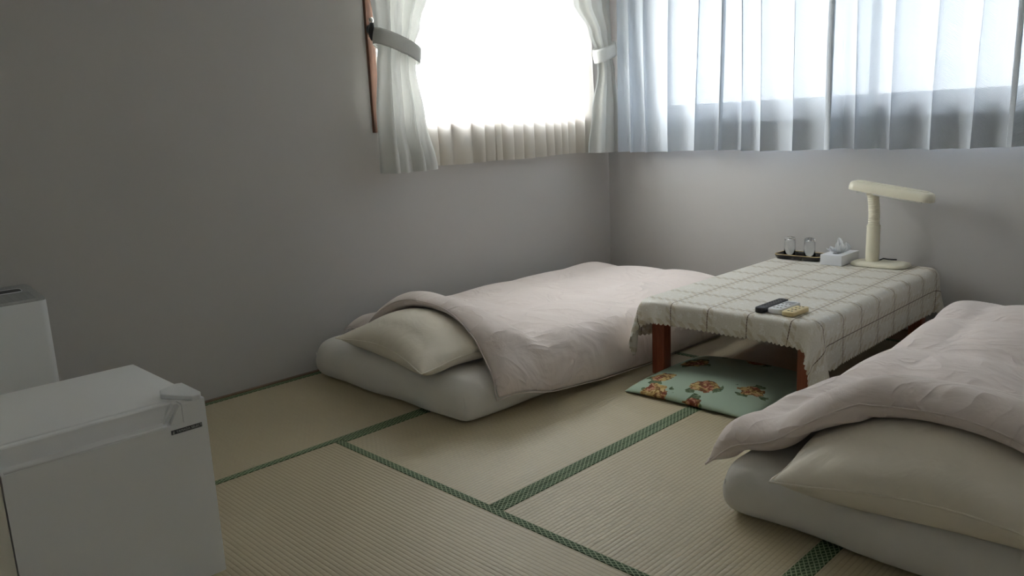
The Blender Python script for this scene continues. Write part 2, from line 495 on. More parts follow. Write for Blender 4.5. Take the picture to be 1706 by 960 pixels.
def solve(P, R, fill, collide, steps=110, iters=10, grav=9.8, dt=1/50, damp=0.96, bend=0.25, shear=0.5, fillk=0.35, excess=1.0, fric=0.6, flatn=False):
    P = P.astype(np.float64).copy(); L, N, Mm, _ = P.shape
    Q = P.copy()
    offs = [(0, 1, 1.0), (1, 0, 1.0), (1, 1, shear), (1, -1, shear), (0, 2, bend), (2, 0, bend), (0, 4, bend*0.5), (4, 0, bend*0.5)]
    cons = []
    for di, dj, kf in offs:
        ia = slice(0, N-di)
        if dj >= 0: ja, jb = slice(0, Mm-dj), slice(dj, Mm)
        else: ja, jb = slice(-dj, Mm), slice(0, Mm+dj)
        ib = slice(di, N)
        rest = np.sqrt(((R[ib, jb]-R[ia, ja])**2).sum(-1))*excess
        step = max(di, abs(dj))
        if di:
            ii = np.arange(rest.shape[0]); masks = [((ii//step) % 2 == p) for p in (0, 1)]
            masks = [mm[:, None] for mm in masks]
        else:
            jj = np.arange(rest.shape[1]); masks = [((jj//step) % 2 == p) for p in (0, 1)]
            masks = [mm[None, :] for mm in masks]
        cons.append((ia, ja, ib, jb, rest, kf, masks))
    for st in range(steps):
        vel = (P-Q)*damp
        Q = P.copy()
        P = P+vel; P[..., 2] -= grav*dt*dt
        for it in range(iters):
            for ia, ja, ib, jb, rest, kf, masks in cons:
                for mk in masks:
                    A = P[:, ia, ja]; B = P[:, ib, jb]
                    d = B-A; ln = np.sqrt((d*d).sum(-1))+1e-9
                    c = (0.5*kf*(ln-rest)/ln*mk)[..., None]*d
                    P[:, ia, ja] += c; P[:, ib, jb] -= c
            if L == 2:
                if flatn: nn = np.zeros_like(P[0]); nn[..., 2] = 1.0
                elif it % 3 == 0:
                    mid = 0.5*(P[0]+P[1])
                    gu = np.gradient(mid, axis=0); gv = np.gradient(mid, axis=1)
                    nn = np.cross(gu, gv); nn /= np.maximum(np.sqrt((nn*nn).sum(-1)), 1e-9)[..., None]
                d = P[0]-P[1]; hgt = (d*nn).sum(-1)
                need = np.maximum(fill-hgt, 0)*fillk
                tang = (d-hgt[..., None]*nn)*0.10
                mv = 0.5*need[..., None]*nn-0.5*tang
                P[0] += mv; P[1] -= mv
                for sl in ((0, slice(None)), (-1, slice(None)), (slice(None), 0), (slice(None), -1)):
                    mid = 0.5*(P[0][sl]+P[1][sl]); P[0][sl] = mid; P[1][sl] = mid
            if it % 2 == 1 or it == iters-1:
                P, hit = collide(P)
                if it == iters-1:
                    k = np.where(hit, fric, 0.0)[..., None]
                    Q = Q+(P-Q)*k
    return P

def pillow_fill(N, Mm, t, ex=0.5):
    u = np.linspace(-1, 1, N)[:, None]; v = np.linspace(-1, 1, Mm)[None, :]
    return t*np.clip(1-u**2, 0, 1)**ex*np.clip(1-v**2, 0, 1)**ex

def height_of(P, cell=0.025):
    """height field of a settled sheet, for what is laid on it"""
    T = P.reshape(-1, 3)
    x0, y0 = T[:, 0].min()-cell, T[:, 1].min()-cell
    nx = int((T[:, 0].max()-x0)/cell)+3; ny = int((T[:, 1].max()-y0)/cell)+3
    H = np.full((nx, ny), -1.0)
    fx = (T[:, 0]-x0)/cell; fy = (T[:, 1]-y0)/cell
    for ox in (0, 1):
        for oy in (0, 1):
            np.maximum.at(H, (fx.astype(int)+ox, fy.astype(int)+oy), T[:, 2])
    def f(X, Y):
        gx = (X-x0)/cell; gy = (Y-y0)/cell
        ok = (gx >= 0) & (gy >= 0) & (gx < nx-1) & (gy < ny-1)
        i = np.clip(gx.astype(int), 0, nx-2); j = np.clip(gy.astype(int), 0, ny-2)
        a = gx-i; b = gy-j
        h = np.maximum(np.maximum(H[i, j]*(1-a)*(1-b)+H[i+1, j]*a*(1-b)+H[i, j+1]*(1-a)*b+H[i+1, j+1]*a*b, -1), -1)
        return np.where(ok, h, -1.0)
    return f

# ------------------------------------------------------------------ the room
RX, RY, RZ = 4.44, -5.30, 2.42
TH = 0.14
def wall_with_hole(name, axis, w, lo, hi, label):
    bm = bmesh.new(); a0, a1, z0, z1 = w
    segs = [(lo, a0, 0, RZ), (a1, hi, 0, RZ), (a0, a1, 0, z0), (a0, a1, z1, RZ)]
    for p, q, b, t in segs:
        if axis == 0: add_box(bm, -TH, 0, p, q, b, t)
        else: add_box(bm, p, q, 0, TH, b, t)
    return struct(bm_obj(name, bm, 'wall'), label)
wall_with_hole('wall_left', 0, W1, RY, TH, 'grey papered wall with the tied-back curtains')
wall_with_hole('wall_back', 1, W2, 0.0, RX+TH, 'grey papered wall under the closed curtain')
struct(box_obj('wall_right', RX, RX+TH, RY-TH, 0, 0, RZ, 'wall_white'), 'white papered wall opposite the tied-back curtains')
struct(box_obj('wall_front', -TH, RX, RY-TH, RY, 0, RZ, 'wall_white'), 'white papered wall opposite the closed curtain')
struct(box_obj('wall_entry', 0, 1.507, RY, -4.1125, 0, RZ, 'wall_cream'), 'cream papered wall end beside the refrigerator')
struct(box_obj('ceiling', -TH, RX+TH, RY-TH, TH, RZ, RZ+0.08, 'ceiling'), 'plain board ceiling of the room')
struct(box_obj('ground', -60, 60, -60, 60, -3.3, -3.2, 'ground'), 'grey ground outside below the windows')
floor = struct(box_obj('floor', -TH, RX+TH, RY-TH, TH, -0.12, -0.045, 'board'), 'tatami floor with green patterned cloth borders')
MW, ML, BW = 0.880, 1.760, 0.030
def mat_mesh(w, l):
    bm = bmesh.new(); add_box(bm, -w/2, w/2, -l/2, l/2, -0.045, 0.0)
    me = bpy.data.meshes.new('tatami_mat'); bmesh.ops.recalc_face_normals(bm, faces=bm.faces); bm.to_mesh(me); bm.free()
    me.materials.append(M['tatami']); return me
def border_mesh(l):
    bm = bmesh.new(); add_box(bm, -BW/2, BW/2, -l/2, l/2, -0.002, 0.0022, 0.0008, 1)
    me = bpy.data.meshes.new('cloth_border'); bmesh.ops.recalc_face_normals(bm, faces=bm.faces); bm.to_mesh(me); bm.free()
    me.materials.append(M['border']); return me
_mm = {}
def lay_mat(x0, x1, y0, y1):
    """a mat lies along its longer side; the cloth borders run along the long sides"""
    dx, dy = x1-x0, y1-y0
    turn = dx > dy
    w, l = (dy, dx) if turn else (dx, dy)
    key = (round(w, 3), round(l, 3))
    if key not in _mm: _mm[key] = (mat_mesh(w-0.001, l-0.001), border_mesh(l-0.001))
    o = bpy.data.objects.new('tatami_mat', _mm[key][0]); COL.objects.link(o); o.parent = floor
    o.location = ((x0+x1)/2, (y0+y1)/2, 0); o.rotation_euler = (0, 0, math.pi/2 if turn else 0)
    for sg in (-1, 1):
        b = bpy.data.objects.new('cloth_border', _mm[key][1]); COL.objects.link(b); b.parent = o
        b.location = (sg*(w/2-BW/2-0.0005), 0, 0)
XA, XB, XC, XD, XE = 0.024, 0.904, 1.785, 2.665, 3.545
Y0, Y1, Y2, Y3, Y4 = -0.024, -0.232, -1.112, -2.872, -3.752
lay_mat(XA, XB, -3.752, -1.992); lay_mat(XA, XB, -1.992, -0.232)
lay_mat(XB, XD, Y4, Y3)
lay_mat(XB, XC, Y3, Y2); lay_mat(XC, XD, Y3, Y2); lay_mat(XD, XE, Y3, Y2); lay_mat(XE, XE+MW, Y3, Y2)
lay_mat(XB, XD, Y2, Y1); lay_mat(XD, XE+MW, Y2, Y1)
lay_mat(XD, XE, -4.632, Y3); lay_mat(XE, XE+MW, -4.632, Y3)
lay_mat(XA, XB+MW, -4.632, Y4); lay_mat(XB+MW, XD, -4.632, Y4)
for nm, a in (('floor_plank', (XA, XE+MW, Y1, Y0)), ('floor_plank', (XA, XE+MW, RY, -4.632))):
    box_obj(nm, *a, -0.045, -0.001, 'board', floor, 0.001, 1)
# flush wooden strips at the foot of the walls
struct(box_obj('baseboard_left', 0.0, 0.0235, RY, 0.0, -0.04, 0.006, 'strip', None, 0.001, 1), 'thin brown wooden strip at foot of wall')
struct(box_obj('baseboard_back', 0.0235, RX, -0.0235, 0.0, -0.04, 0.006, 'strip', None, 0.001, 1), 'thin brown wooden strip under the closed curtain')
struct(box_obj('baseboard_right', RX-0.012, RX, RY, -0.0235, -0.04, 0.006, 'strip', None, 0.001, 1), 'thin brown wooden strip at foot of wall')

# ------------------------------------------------------------------ windows
def window(name, w, axis, label):
    a0, a1, z0, z1 = w
    root = struct(empty(name, (0, 0, 0)), label)
    def bx(bm, p, q, d0, d1, b, t, bev=0.002):
        # p..q along the wall, d0..d1 depth measured outwards from the inner face
        if axis == 0: add_box(bm, -d1, -d0, p, q, b, t, bev, 1)
        else: add_box(bm, p, q, d0, d1, b, t, bev, 1)
    bm = bmesh.new(); c = 0.04
    bx(bm, a0-c, a0+0.012, -0.018, TH, z0-c, z1+c); bx(bm, a1-0.012, a1+c, -0.018, TH, z0-c, z1+c)
    bx(bm, a0+0.012, a1-0.012, -0.018, TH, z1-0.012, z1+c)
    bm_obj('casing', bm, 'casing', root)
    bm = bmesh.new(); bx(bm, a0+0.012, a1-0.012, -0.028, TH, z0-0.03, z0+0.004)
    bm_obj('sill', bm, 'casing', root)
    mid = (a0+a1)/2
    for i, (p, q, d) in enumerate(((a0+0.012, mid+0.025, 0.055), (mid-0.025, a1-0.012, 0.085))):
        bm = bmesh.new(); f = 0.042; zz0, zz1 = z0+0.004, z1-0.012
        bx(bm, p, p+f, d, d+0.026, zz0, zz1); bx(bm, q-f, q, d, d+0.026, zz0, zz1)
        bx(bm, p+f, q-f, d, d+0.026, zz0, zz0+f); bx(bm, p+f, q-f, d, d+0.026, zz1-f, zz1)
        s = bm_obj('sash', bm, 'alu', root)
        bm = bmesh.new(); bx(bm, p+f, q-f, d+0.011, d+0.015, zz0+f, zz1-f, 0)
        bm_obj('glass_pane', bm, 'glass', s)
    return root
window('window_1', W1, 0, 'bright window with brown wooden casing behind the sheer lace')
window('window_2', W2, 1, 'wide bright window hidden behind the closed curtain')

# ------------------------------------------------------------------ curtains
def sheet(name, S, Z, fn, mat, parent=None, width=1.0):
    P = np.zeros((len(S), len(Z), 3)); UV = np.zeros((len(S), len(Z), 2))
    for j, z in enumerate(Z):
        P[:, j] = fn(S, z); UV[:, j, 0] = S*width; UV[:, j, 1] = z
    return link(name, grid_mesh(name, P, UV), mat, parent)

# back window: closed pleated drapes, pleat fronts where the photograph shows them
pleats = [0.205, 0.315, 0.431, 0.623, 0.823, 0.968, 1.103, 1.229, 1.433, 1.638]
pleats_b = [1.612, 1.785, 1.969, 2.164, 2.336, 2.49, 2.66, 2.82, 3.00, 3.17, 3.30]
def closed_drape(label, pl, seed, y0):
    root = empty('curtain', (pl[0], y0, 0.97))
    tag(root, label, 'curtain')
    rs = np.random.RandomState(seed); n = len(pl)-1
    amp = rs.uniform(0.024, 0.060, n+1); h2 = rs.uniform(-0.05, 0.30, n+1); ov = rs.uniform(0.010, 0.044, n+1)*np.gradient(np.array(pl))/0.17; sk = rs.uniform(-0.10, 0.10, n+1)
    K = np.arange(n+1)
    def fn(off, zcut=None):
        def f(S, z):
            ph = S*n
            X = np.interp(ph, K, pl)
            a = np.interp(ph, K, amp)
            low = np.clip((1.9-z)/0.9, 0, 1.2)
            w = 2*math.pi*(ph+0.10*np.sin(2*math.pi*ph)*1.0+np.interp(ph, K, sk)*(1-low)*0.8+0.16)
            y = y0+off-a*(0.62+0.38*low)*(np.cos(w)+np.interp(ph, K, h2)*np.cos(2*w+0.9))+0.008*np.sin(2*w+z*1.3)*low-0.006*np.sin(ph*1.7+z*2)
            x = X-np.interp(ph, K, ov)*np.sin(w)+0.012*np.sin(z*2.1+ph*0.9)*(1.0-0.5*low)
            return np.stack([x, y, np.full_like(x, z)+0.004*np.sin(ph*1.1+seed)*(low > 0.9)], -1)-np.array(root.location)
        return f
    S = np.linspace(0, 1, n*28+1)
    wd = (pl[-1]-pl[0])*1.6
    sheet('cloth', S, np.linspace(0.978, 2.20, 34), fn(0), 'drape_b', root, wd)
    sheet('hem', S, np.linspace(0.980, 1.150, 6), fn(0.003), 'drape_b', root, wd)
    return root
closed_drape('closed pale blue-grey curtain panel hanging in the room corner', pleats, 3, -0.118)
closed_drape('closed pale blue-grey curtain panel above the desk lamp', pleats_b, 8, -0.112)

# left window: sheer lace across it
def lace_panel(label, ya, yb, nf, xo, seed):
    root = empty('lace_curtain', (0.055, (ya+yb)/2, 0.975)); tag(root, label, 'curtain', 'sheer panels of the lace window')
    def lacef(off):
        def f(S, z):
            ph = S*nf
            w = 2*math.pi*(ph+0.35*np.sin(S*5.0+seed)+0.18*np.sin(S*13+1+seed))
            low = np.clip((1.95-z)/0.9, 0, 1)
            x = 0.050+xo+off+(0.011+0.009*np.sin(S*17+seed)**2)*np.cos(w)*(0.6+0.4*low)
            y = ya+S*(yb-ya)+0.014*np.sin(w+0.5)*low+0.005*np.sin(z*4+ph)
            return np.stack([x, y, np.full_like(x, z)+0.004*np.sin(S*7+seed)], -1)-np.array(root.location)
        return f
    S = np.linspace(0, 1, nf*18+1)
    sheet('sheer', S, np.linspace(0.985, 2.20, 26), lacef(0), 'lace', root, 2.0*abs(yb-ya))
    sheet('hem', S, np.linspace(0.986, 1.060, 4), lacef(-0.002), 'lace', root, 2.0*abs(yb-ya))
lace_panel('sheer lace panel beside the drape with the metal hook', -1.96, -1.10, 9, 0.0, 0)
lace_panel('sheer lace panel beside the corner drape', -1.13, -0.23, 10, 0.004, 3)

def tied_drape(label, zk, ylk, yrk, xk, ak, nf, seed, band, hook_y):
    """drape gathered by a band; zk heights with the near/far edges, depth and fold size at each"""
    root = empty('tied_curtain', (xk[0], (ylk[0]+yrk[0])/2, zk[0])); tag(root, label, 'curtain', 'tied-back drapes of the lace window')
    rs = np.random.RandomState(seed); ph0 = rs.uniform(0, 6.28, 5)
    def sm(z, k):
        # smooth interpolation on the key heights
        i = np.clip(np.searchsorted(zk, z)-1, 0, len(zk)-2); t = np.clip((z-zk[i])/(zk[i+1]-zk[i]), 0, 1); t = t*t*(3-2*t)
        return k[i]*(1-t)+k[i+1]*t
    def fn(S, z):
        yl, yr, x0, a = (sm(z, k) for k in (ylk, yrk, xk, ak))
        s2 = S+0.035*np.sin(2*math.pi*S*2.3+ph0[0])
        w = 2*math.pi*nf*s2+0.5*np.sin(z*2.2+ph0[1])
        sharp = np.cos(w)+0.28*np.cos(2*w+ph0[2])
        x = x0+a*sharp+0.35*a*np.sin(3*math.pi*S+ph0[3])+0.018*np.sin(math.pi*S)
        y = yl+(yr-yl)*S+0.45*a*np.sin(w)
        return np.stack([x, y, np.full_like(x, z)+0.006*np.sin(3*S+ph0[4])*(z < 1.0)], -1)-np.array(root.location)
    Z = np.concatenate([np.linspace(zk[0], 1.45, 16), np.linspace(1.47, 1.75, 14), np.linspace(1.78, 2.20, 12)])
    sheet('cloth', np.linspace(0, 1, nf*26+1), Z, fn, 'drape', root, 1.1)
    # the band: a closed strip round the gathered cloth, slanting
    yc, xc, ra, rb, zc, slope, bh = band
    th = np.linspace(0, 2*math.pi, 49); rows = np.linspace(-0.5, 0.5, 7)
    P = np.zeros((49, 7, 3)); UV = np.zeros((49, 7, 2))
    for j, r in enumerate(rows):
        bul = 0.004*(1-(2*r)**2)
        P[:, j, 0] = xc+(rb+bul)*np.sin(th); P[:, j, 1] = yc+(ra+bul)*np.cos(th)-slope*bh*r*0.5
        P[:, j, 2] = zc+slope*ra*np.cos(th)+bh*r
        UV[:, j, 0] = th*0.09; UV[:, j, 1] = r*bh
    o = link('tie_band', grid_mesh('tie_band', P-np.array(root.location), UV), 'drape', root)
    s = o.modifiers.new('thickness', 'SOLIDIFY'); s.thickness = 0.003
    return root
zk = np.array([0.975, 1.25, 1.50, 1.60, 1.72, 1.90, 2.20])
tied_drape('pale grey tied-back drape with a metal hook beside its band', zk,
           np.array([-2.045, -2.035, -2.005, -1.990, -2.005, -2.03, -2.05]), np.array([-1.680, -1.735, -1.765, -1.760, -1.720, -1.650, -1.45]),
           np.array([0.130, 0.122, 0.118, 0.118, 0.118, 0.118, 0.115]), np.array([0.030, 0.026, 0.016, 0.012, 0.020, 0.026, 0.030]), 4, 5,
           (-1.865, 0.125, 0.135, 0.058, 1.605, -0.36, 0.078), -1.98)
zk2 = np.array([0.985, 1.25, 1.50, 1.62, 1.74, 1.92, 2.20])
tied_drape('pale grey tied-back drape hanging in the room corner', zk2,
           np.array([-0.395, -0.345, -0.265, -0.275, -0.335, -0.475, -0.70]), np.array([-0.045, -0.055, -0.095, -0.115, -0.115, -0.125, -0.13]),
           np.array([0.135, 0.13, 0.125, 0.125, 0.12, 0.11, 0.09]), np.array([0.026, 0.022, 0.014, 0.009, 0.014, 0.020, 0.026]), 3, 11,
           (-0.19, 0.135, 0.092, 0.052, 1.625, 0.34, 0.082), -0.1)
# tie-back hook on the casing
hk = empty('curtain_hook', (0.03, -1.955, 1.69)); tag(hk, 'small black and chrome tie-back hook on the window casing', 'hook')
hk.location = (0.0185, -1.955, 1.695); hk.scale = (1.0, 1.25, 1.35)
bm = bmesh.new(); lathe(bm, [(0.016, 0), (0.018, 0.004), (0.012, 0.010)], 16)
o = bm_obj('mounting_plate', bm, 'black', hk, True); o.rotation_euler = (0, math.pi/2, 0)
bm = bmesh.new(); tube(bm, [(0.006, 0, 0.0), (0.040, 0, 0.002), (0.062, -0.010, 0.004), (0.072, -0.026, 0.010), (0.074, -0.032, -0.008), (0.074, -0.032, -0.030), (0.072, -0.028, -0.044)], [0.008, 0.009, 0.010, 0.012, 0.013, 0.012, 0.008], 10)
bm_obj('hook_arm', bm, 'black', hk, True)
bm = bmesh.new(); bmesh.ops.create_uvsphere(bm, u_segments=14, v_segments=8, radius=0.011, matrix=Matrix.Translation((0.074, -0.030, 0.026)))
bm_obj('finial', bm, 'chrome', hk, True)
# curtain rails above the frame
for nm, a, lb in (('curtain_rail', (0.03, 0.11, -2.10, -0.03, 2.205, 2.235), 'curtain rail over the lace window'), ('curtain_rail', (0.12, 3.36, -0.125, -0.05, 2.205, 2.235), 'long curtain rail over the closed curtain')):
    o = empty(nm, ((a[0]+a[1])/2, (a[2]+a[3])/2, a[4])); tag(o, lb, 'rail')
    l = o.location
    box_obj('track', a[0]-l.x, a[1]-l.x, a[2]-l.y, a[3]-l.y, 0, 0.03, 'alu', o, 0.004)
    for t in (0.08, 0.5, 0.92):
        if a[1]-a[0] < 0.5: box_obj('bracket', -l.x+0.0, a[0]-l.x+0.01, a[2]-l.y+(a[3]-a[2])*t-0.01, a[2]-l.y+(a[3]-a[2])*t+0.01, 0.006, 0.024, 'alu', o, 0.002)
        else: box_obj('bracket', a[0]-l.x+(a[1]-a[0])*t-0.01, a[0]-l.x+(a[1]-a[0])*t+0.01, a[3]-l.y-0.01, -l.y, 0.006, 0.024, 'alu', o, 0.002)

# ------------------------------------------------------------------ bedding
def rounded_mattress(label, x0, x1, y0, y1, h, seed):
    root = empty('mattress', ((x0+x1)/2, (y0+y1)/2, 0)); tag(root, label, 'mattress')
    hx, hy, hz, r = (x1-x0)/2, (y1-y0)/2, h/2, 0.075
    bm = bmesh.new()
    def axis_pts(a, n):
        return np.linspace(-a, a, n)
    nx, ny, nz = 34, 60, 11
    X, Y, Z = axis_pts(hx, nx), axis_pts(hy, ny), axis_pts(hz, nz)
    def face(A, B, build):
        g = [[bm.verts.new(build(a, b)) for b in B] for a in A]
        for i in range(len(A)-1):
            for j in range(len(B)-1): bm.faces.new((g[i][j], g[i+1][j], g[i+1][j+1], g[i][j+1]))
    for s in (-1, 1):
        face(X, Y, lambda a, b: (a, b, s*hz)); face(X, Z, lambda a, b: (a, s*hy, b)); face(Y, Z, lambda a, b: (s*hx, a, b))
    bmesh.ops.remove_doubles(bm, verts=bm.verts, dist=1e-5)
    P = np.array([v.co for v in bm.verts])
    hv = np.array([hx, hy, hz]); rr = np.where(P[:, 2:3] > 0, r, 0.055)
    inner = np.clip(P, -(hv-rr), hv-rr); d = P-inner; n = d/np.maximum(np.sqrt((d**2).sum(1)), 1e-9)[:, None]
    Q = inner+n*rr
    side = np.clip(1-np.abs(n[:, 2]), 0, 1)
    along = Q[:, 0]+Q[:, 1]
    gather = np.clip((0.35*hz-Q[:, 2])/(1.3*hz), 0, 1)
    amp = 0.004*vnoise(Q[:, 0]*0.8, Q[:, 1]*0.8+Q[:, 2], seed, 2.2)+gather*side*0.0045*np.sin(along*95+2*np.sin(along*13+seed))
    amp += side*0.010*(1-(Q[:, 2]/hz)**2)
    Q = Q+n*amp[:, None]
    top = (Q[:, 2] > 0)
    Q[:, 2] += np.where(top, 0.005*vnoise(Q[:, 0], Q[:, 1], seed+3, 1.1), 0)
    # lifted hem round the foot of the mattress
    Q[:, 2] = Q[:, 2]+hz
    Q[:, 2] = np.maximum(Q[:, 2], 0.0)+np.where(Q[:, 2] < 0.02, 0.0, 0.0)
    for v, q in zip(bm.verts, Q): v.co = q
    o = bm_obj('fitted_sheet', bm, 'sheet', root, True)
    subsurf(o, 1)
    # corner seams of the fitted sheet
    for sx in (-1, 1):
        for sy in (-1, 1):
            pts = []
            for t in np.linspace(-0.75, 0.25, 8):
                zz = t*hz; e = r*0.30+max(0, (abs(zz)-(hz-r))/r)**2*0.028
                pts.append((sx*(hx-e+0.011), sy*(hy-e+0.011), zz+hz))
            b2 = bmesh.new(); tube(b2, pts, 0.0022, 6); bm_obj('corner_seam', b2, 'sheet', root, True)
    return root, np.array([(x0+x1)/2, (y0+y1)/2, h/2]), np.array([hx, hy, hz]), r

FLOOR_Z = 0.004
def basic_collide(boxes=(), fields=(), xmin=0.012, ymax=-0.03, zmin=FLOOR_Z):
    def f(P):
        hit = np.zeros(P.shape[:-1], bool)
        for c, h, r in boxes:
            P, hh = rbox_push(P, c, h, r, 0.016); hit |= hh
        for fl in fields:
            H = fl(P[..., 0], P[..., 1])+0.006
            low = P[..., 2] < H
            P[..., 2] = np.where(low, P[..., 2]+(H-P[..., 2])*0.6, P[..., 2]); hit |= low
        low = P[..., 2] < zmin; P[..., 2] = np.where(low, zmin, P[..., 2]); hit |= low
        P[..., 0] = np.maximum(P[..., 0], xmin); P[..., 1] = np.minimum(P[..., 1], ymax)
        return P, hit
    return f

def soft_flat(w, l, n, m, cx, cy, z, rz, t0, seed, comp=0.985):
    """flat double-layer start and its rest coordinates"""
    u = np.linspace(-0.5, 0.5, n); v = np.linspace(-0.5, 0.5, m)
    U, V = np.meshgrid(u*w, v*l, indexing='ij'); R = np.stack([U, V], -1)
    c, s = math.cos(rz), math.sin(rz)
    X = cx+(U*c-V*s)*comp; Y = cy+(U*s+V*c)*comp
    bulge = pillow_fill(n, m, t0, 0.5)
    nz = 0.006*vnoise(U, V, seed, 4.0)
    P = np.stack([np.stack([X, Y, z+bulge/2+nz], -1), np.stack([X, Y, z-bulge/2+nz], -1)])
    return P, R

def border_points(P, k=1):
    A = P[0]
    return np.concatenate([A[:-1:k, 0], A[-1, :-1:k], A[:0:-k, -1], A[0, :0:-k]])

def pillow_obj(name, label, P, R, base, mat, pip, cat, extra_uv=False, lv=1):
    root = empty(name, base); tag(root, label, cat)
    off = np.array(base)
    o = link('cover', grid_mesh('cover', P-off, R), mat, root); subsurf(o, lv)
    if pip:
        bp = border_points(P)-off
        b2 = bmesh.new(); tube(b2, bp.tolist(), pip, 6, closed=True); bm_obj('edge_piping', b2, 'piping', root, True)
    return root

mL, cL, hL, rL = rounded_mattress('white sheeted futon mattress against the wall below the lace window', 0.075, 1.205, -2.485, -0.38, 0.195, 4)
mR, cR, hR, rR = rounded_mattress('white sheeted futon mattress on the far side of the table from the wall futon', 2.335, 3.375, -2.455, -0.38, 0.180, 9)

# pillows
def make_pillow(label, cx, cy, rz, z0, box, seed, w=0.76, l=0.49, t=0.18):
    P, R = soft_flat(w, l, 44, 29, cx, cy, z0+0.11, rz, t*0.8, seed, 0.93)
    P = solve(P, R, pillow_fill(44, 29, t, 0.6), basic_collide([box]), steps=70, iters=14, bend=0.30, fillk=0.35, damp=0.88, fric=0.95, flatn=True, grav=2.2, excess=1.015)
    pillow_obj('pillow', label, P, R, (cx, cy, float(P[..., 2].min())), 'pillow', 0.0032, 'pillow')
    return P
PL = make_pillow('cream pillow under the edge of the duvet beside the wall', 0.735, -2.300, math.radians(-6), 0.20, (cL, hL, rL), 2)
PR = make_pillow('cream pillow on the futon whose duvet sags to the floor mats', 2.910, -2.290, math.radians(4), 0.185, (cR, hR, rR), 7)

# duvets
def make_duvet(label, w, l, cx, cy, z, box, pil, thick, seed, rz=0.0, n=54, m=78, shape=None, xmin=0.012, keep=None):
    P, R = soft_flat(w, l, n, m, cx, cy, z, rz, thick*0.6, seed, 0.965)
    u = np.linspace(-1, 1, n)[:, None]; v = np.linspace(-1, 1, m)[None, :]
    edge = np.clip((1-np.abs(u))/0.10, 0, 1)**0.6*np.clip((1-np.abs(v))/0.07, 0, 1)**0.6
    q = 0.72+0.28*np.abs(np.sin(u*math.pi*2.0)*np.sin(v*math.pi*2.5))**0.5
    fill = thick*edge*q*(1+0.22*vnoise(u+0*v, v+0*u, seed+5, 0.9))
    if shape is not None: fill = fill*shape(u, v)
    # start bent over the pillow instead of cutting through it
    H = height_of(pil)
    lift = np.maximum(H(P[..., 0], P[..., 1])-0.2, 0)
    P[..., 2] += lift.max(0)[None]
    base = basic_collide([box], [H], xmin=xmin)
    def coll(Pp):
        Pp, hit = base(Pp)
        if keep is not None: Pp = keep(Pp)
        return Pp, hit
    P = solve(P, R, fill, coll, steps=95, iters=9, bend=0.16, fillk=0.3, damp=0.93, fric=0.7, shear=0.30, excess=1.025, grav=6.0)
    root = empty('duvet', (cx, cy, float(P[..., 2].min()))); tag(root, label, 'duvet')
    off = np.array(root.location)
    o = link('cover', grid_mesh('cover', P-off, R), 'duvet', root); subsurf(o, 1)
    b2 = bmesh.new(); tube(b2, (border_points(P)-off).tolist(), 0.0028, 5, closed=True); bm_obj('edge_seam', b2, 'duvet', root, True)
    return P
def clear_table(P):
    P[..., 0] = np.where(P[..., 1] > -1.60, np.minimum(P[..., 0], 1.318), P[..., 0])
    return P
DL = make_duvet('pale pink duvet on the futon against the wall', 1.335, 2.17, 0.668, -1.290, 0.36, (cL, hL, rL), PL, 0.085, 21, keep=clear_table)
DR = make_duvet('puffy pale pink duvet with one corner drooping over the mattress edge', 1.36, 2.20, 2.865, -1.350, 0.36, (cR, hR, rR), PR, 0.13, 33,
                shape=lambda u, v: 0.85+0.45*np.exp(-((v-0.55)/0.35)**2)*np.exp(-((u+0.1)/0.7)**2))

# ------------------------------------------------------------------ floor cushion
P, R = soft_flat(0.62, 0.66, 32, 34, 1.735, -1.42, 0.06, 0.02, 0.03, 3, 0.985)
P = solve(P, R, pillow_fill(32, 34, 0.070, 0.35), basic_collide(), steps=50, iters=10, bend=0.4, fillk=0.4, damp=0.9, fric=0.8, flatn=True)
zb = pillow_obj('floor_cushion', 'green floral floor cushion pushed half under the table', P, R, (1.735, -1.42, float(P[..., 2].min())), 'floral', 0, 'cushion')

# ------------------------------------------------------------------ table and its cloth
TX0, TX1, TY0, TY1, TZ = 1.345, 2.185, -1.495, -0.065, 0.366
table = empty('low_table', ((TX0+TX1)/2, (TY0+TY1)/2, 0)); tag(table, 'low red-brown wooden table with square legs', 'table')
tc = table.location
box_obj('tabletop', TX0+0.008-tc.x, TX1-0.008-tc.x, TY0+0.008-tc.y, TY1-0.008-tc.y, TZ-0.030, TZ, 'redwood', table, 0.010)
box_obj('apron', TX0+0.05-tc.x, TX1-0.05-tc.x, TY0+0.06-tc.y, TY1-0.06-tc.y, TZ-0.075, TZ-0.0305, 'redwood', table, 0.003)
for lx in (TX0+0.030, TX1-0.095):
    for ly in (TY0+0.050, TY1-0.115):
        bm = bmesh.new(); add_box(bm, lx-tc.x, lx+0.065-tc.x, ly-tc.y, ly+0.065-tc.y, 0.0, TZ-0.0310, 0.006)
        bm_obj('leg', bm, 'redwood', table)
CW, CL = (TX1-TX0)+2*0.195, (TY1-TY0)+2*0.105
n, m = 63, 84
U, V = np.meshgrid(np.linspace(-CW/2, CW/2, n), np.linspace(-CL/2, CL/2, m), indexing='ij')
tcx, tcy = (TX0+TX1)/2+0.008, (TY0+TY1)/2
P = np.stack([tcx+U, tcy+V, np.full_like(U, TZ+0.004)+0.0015*vnoise(U, V, 5, 3)], -1)[None]
tb_c = np.array([(TX0+TX1)/2, (TY0+TY1)/2, TZ/2]); tb_h = np.array([(TX1-TX0)/2+0.010, (TY1-TY0)/2+0.010, TZ/2+0.003])
def cloth_collide(Pp):
    Pp, hit = rbox_push(Pp, tb_c, tb_h, 0.009, 0.003)
    Pp[:, pin_mask] = P_start[:, pin_mask]
    return Pp, hit
P_start = P.copy(); P_start[..., 2] = TZ+0.006
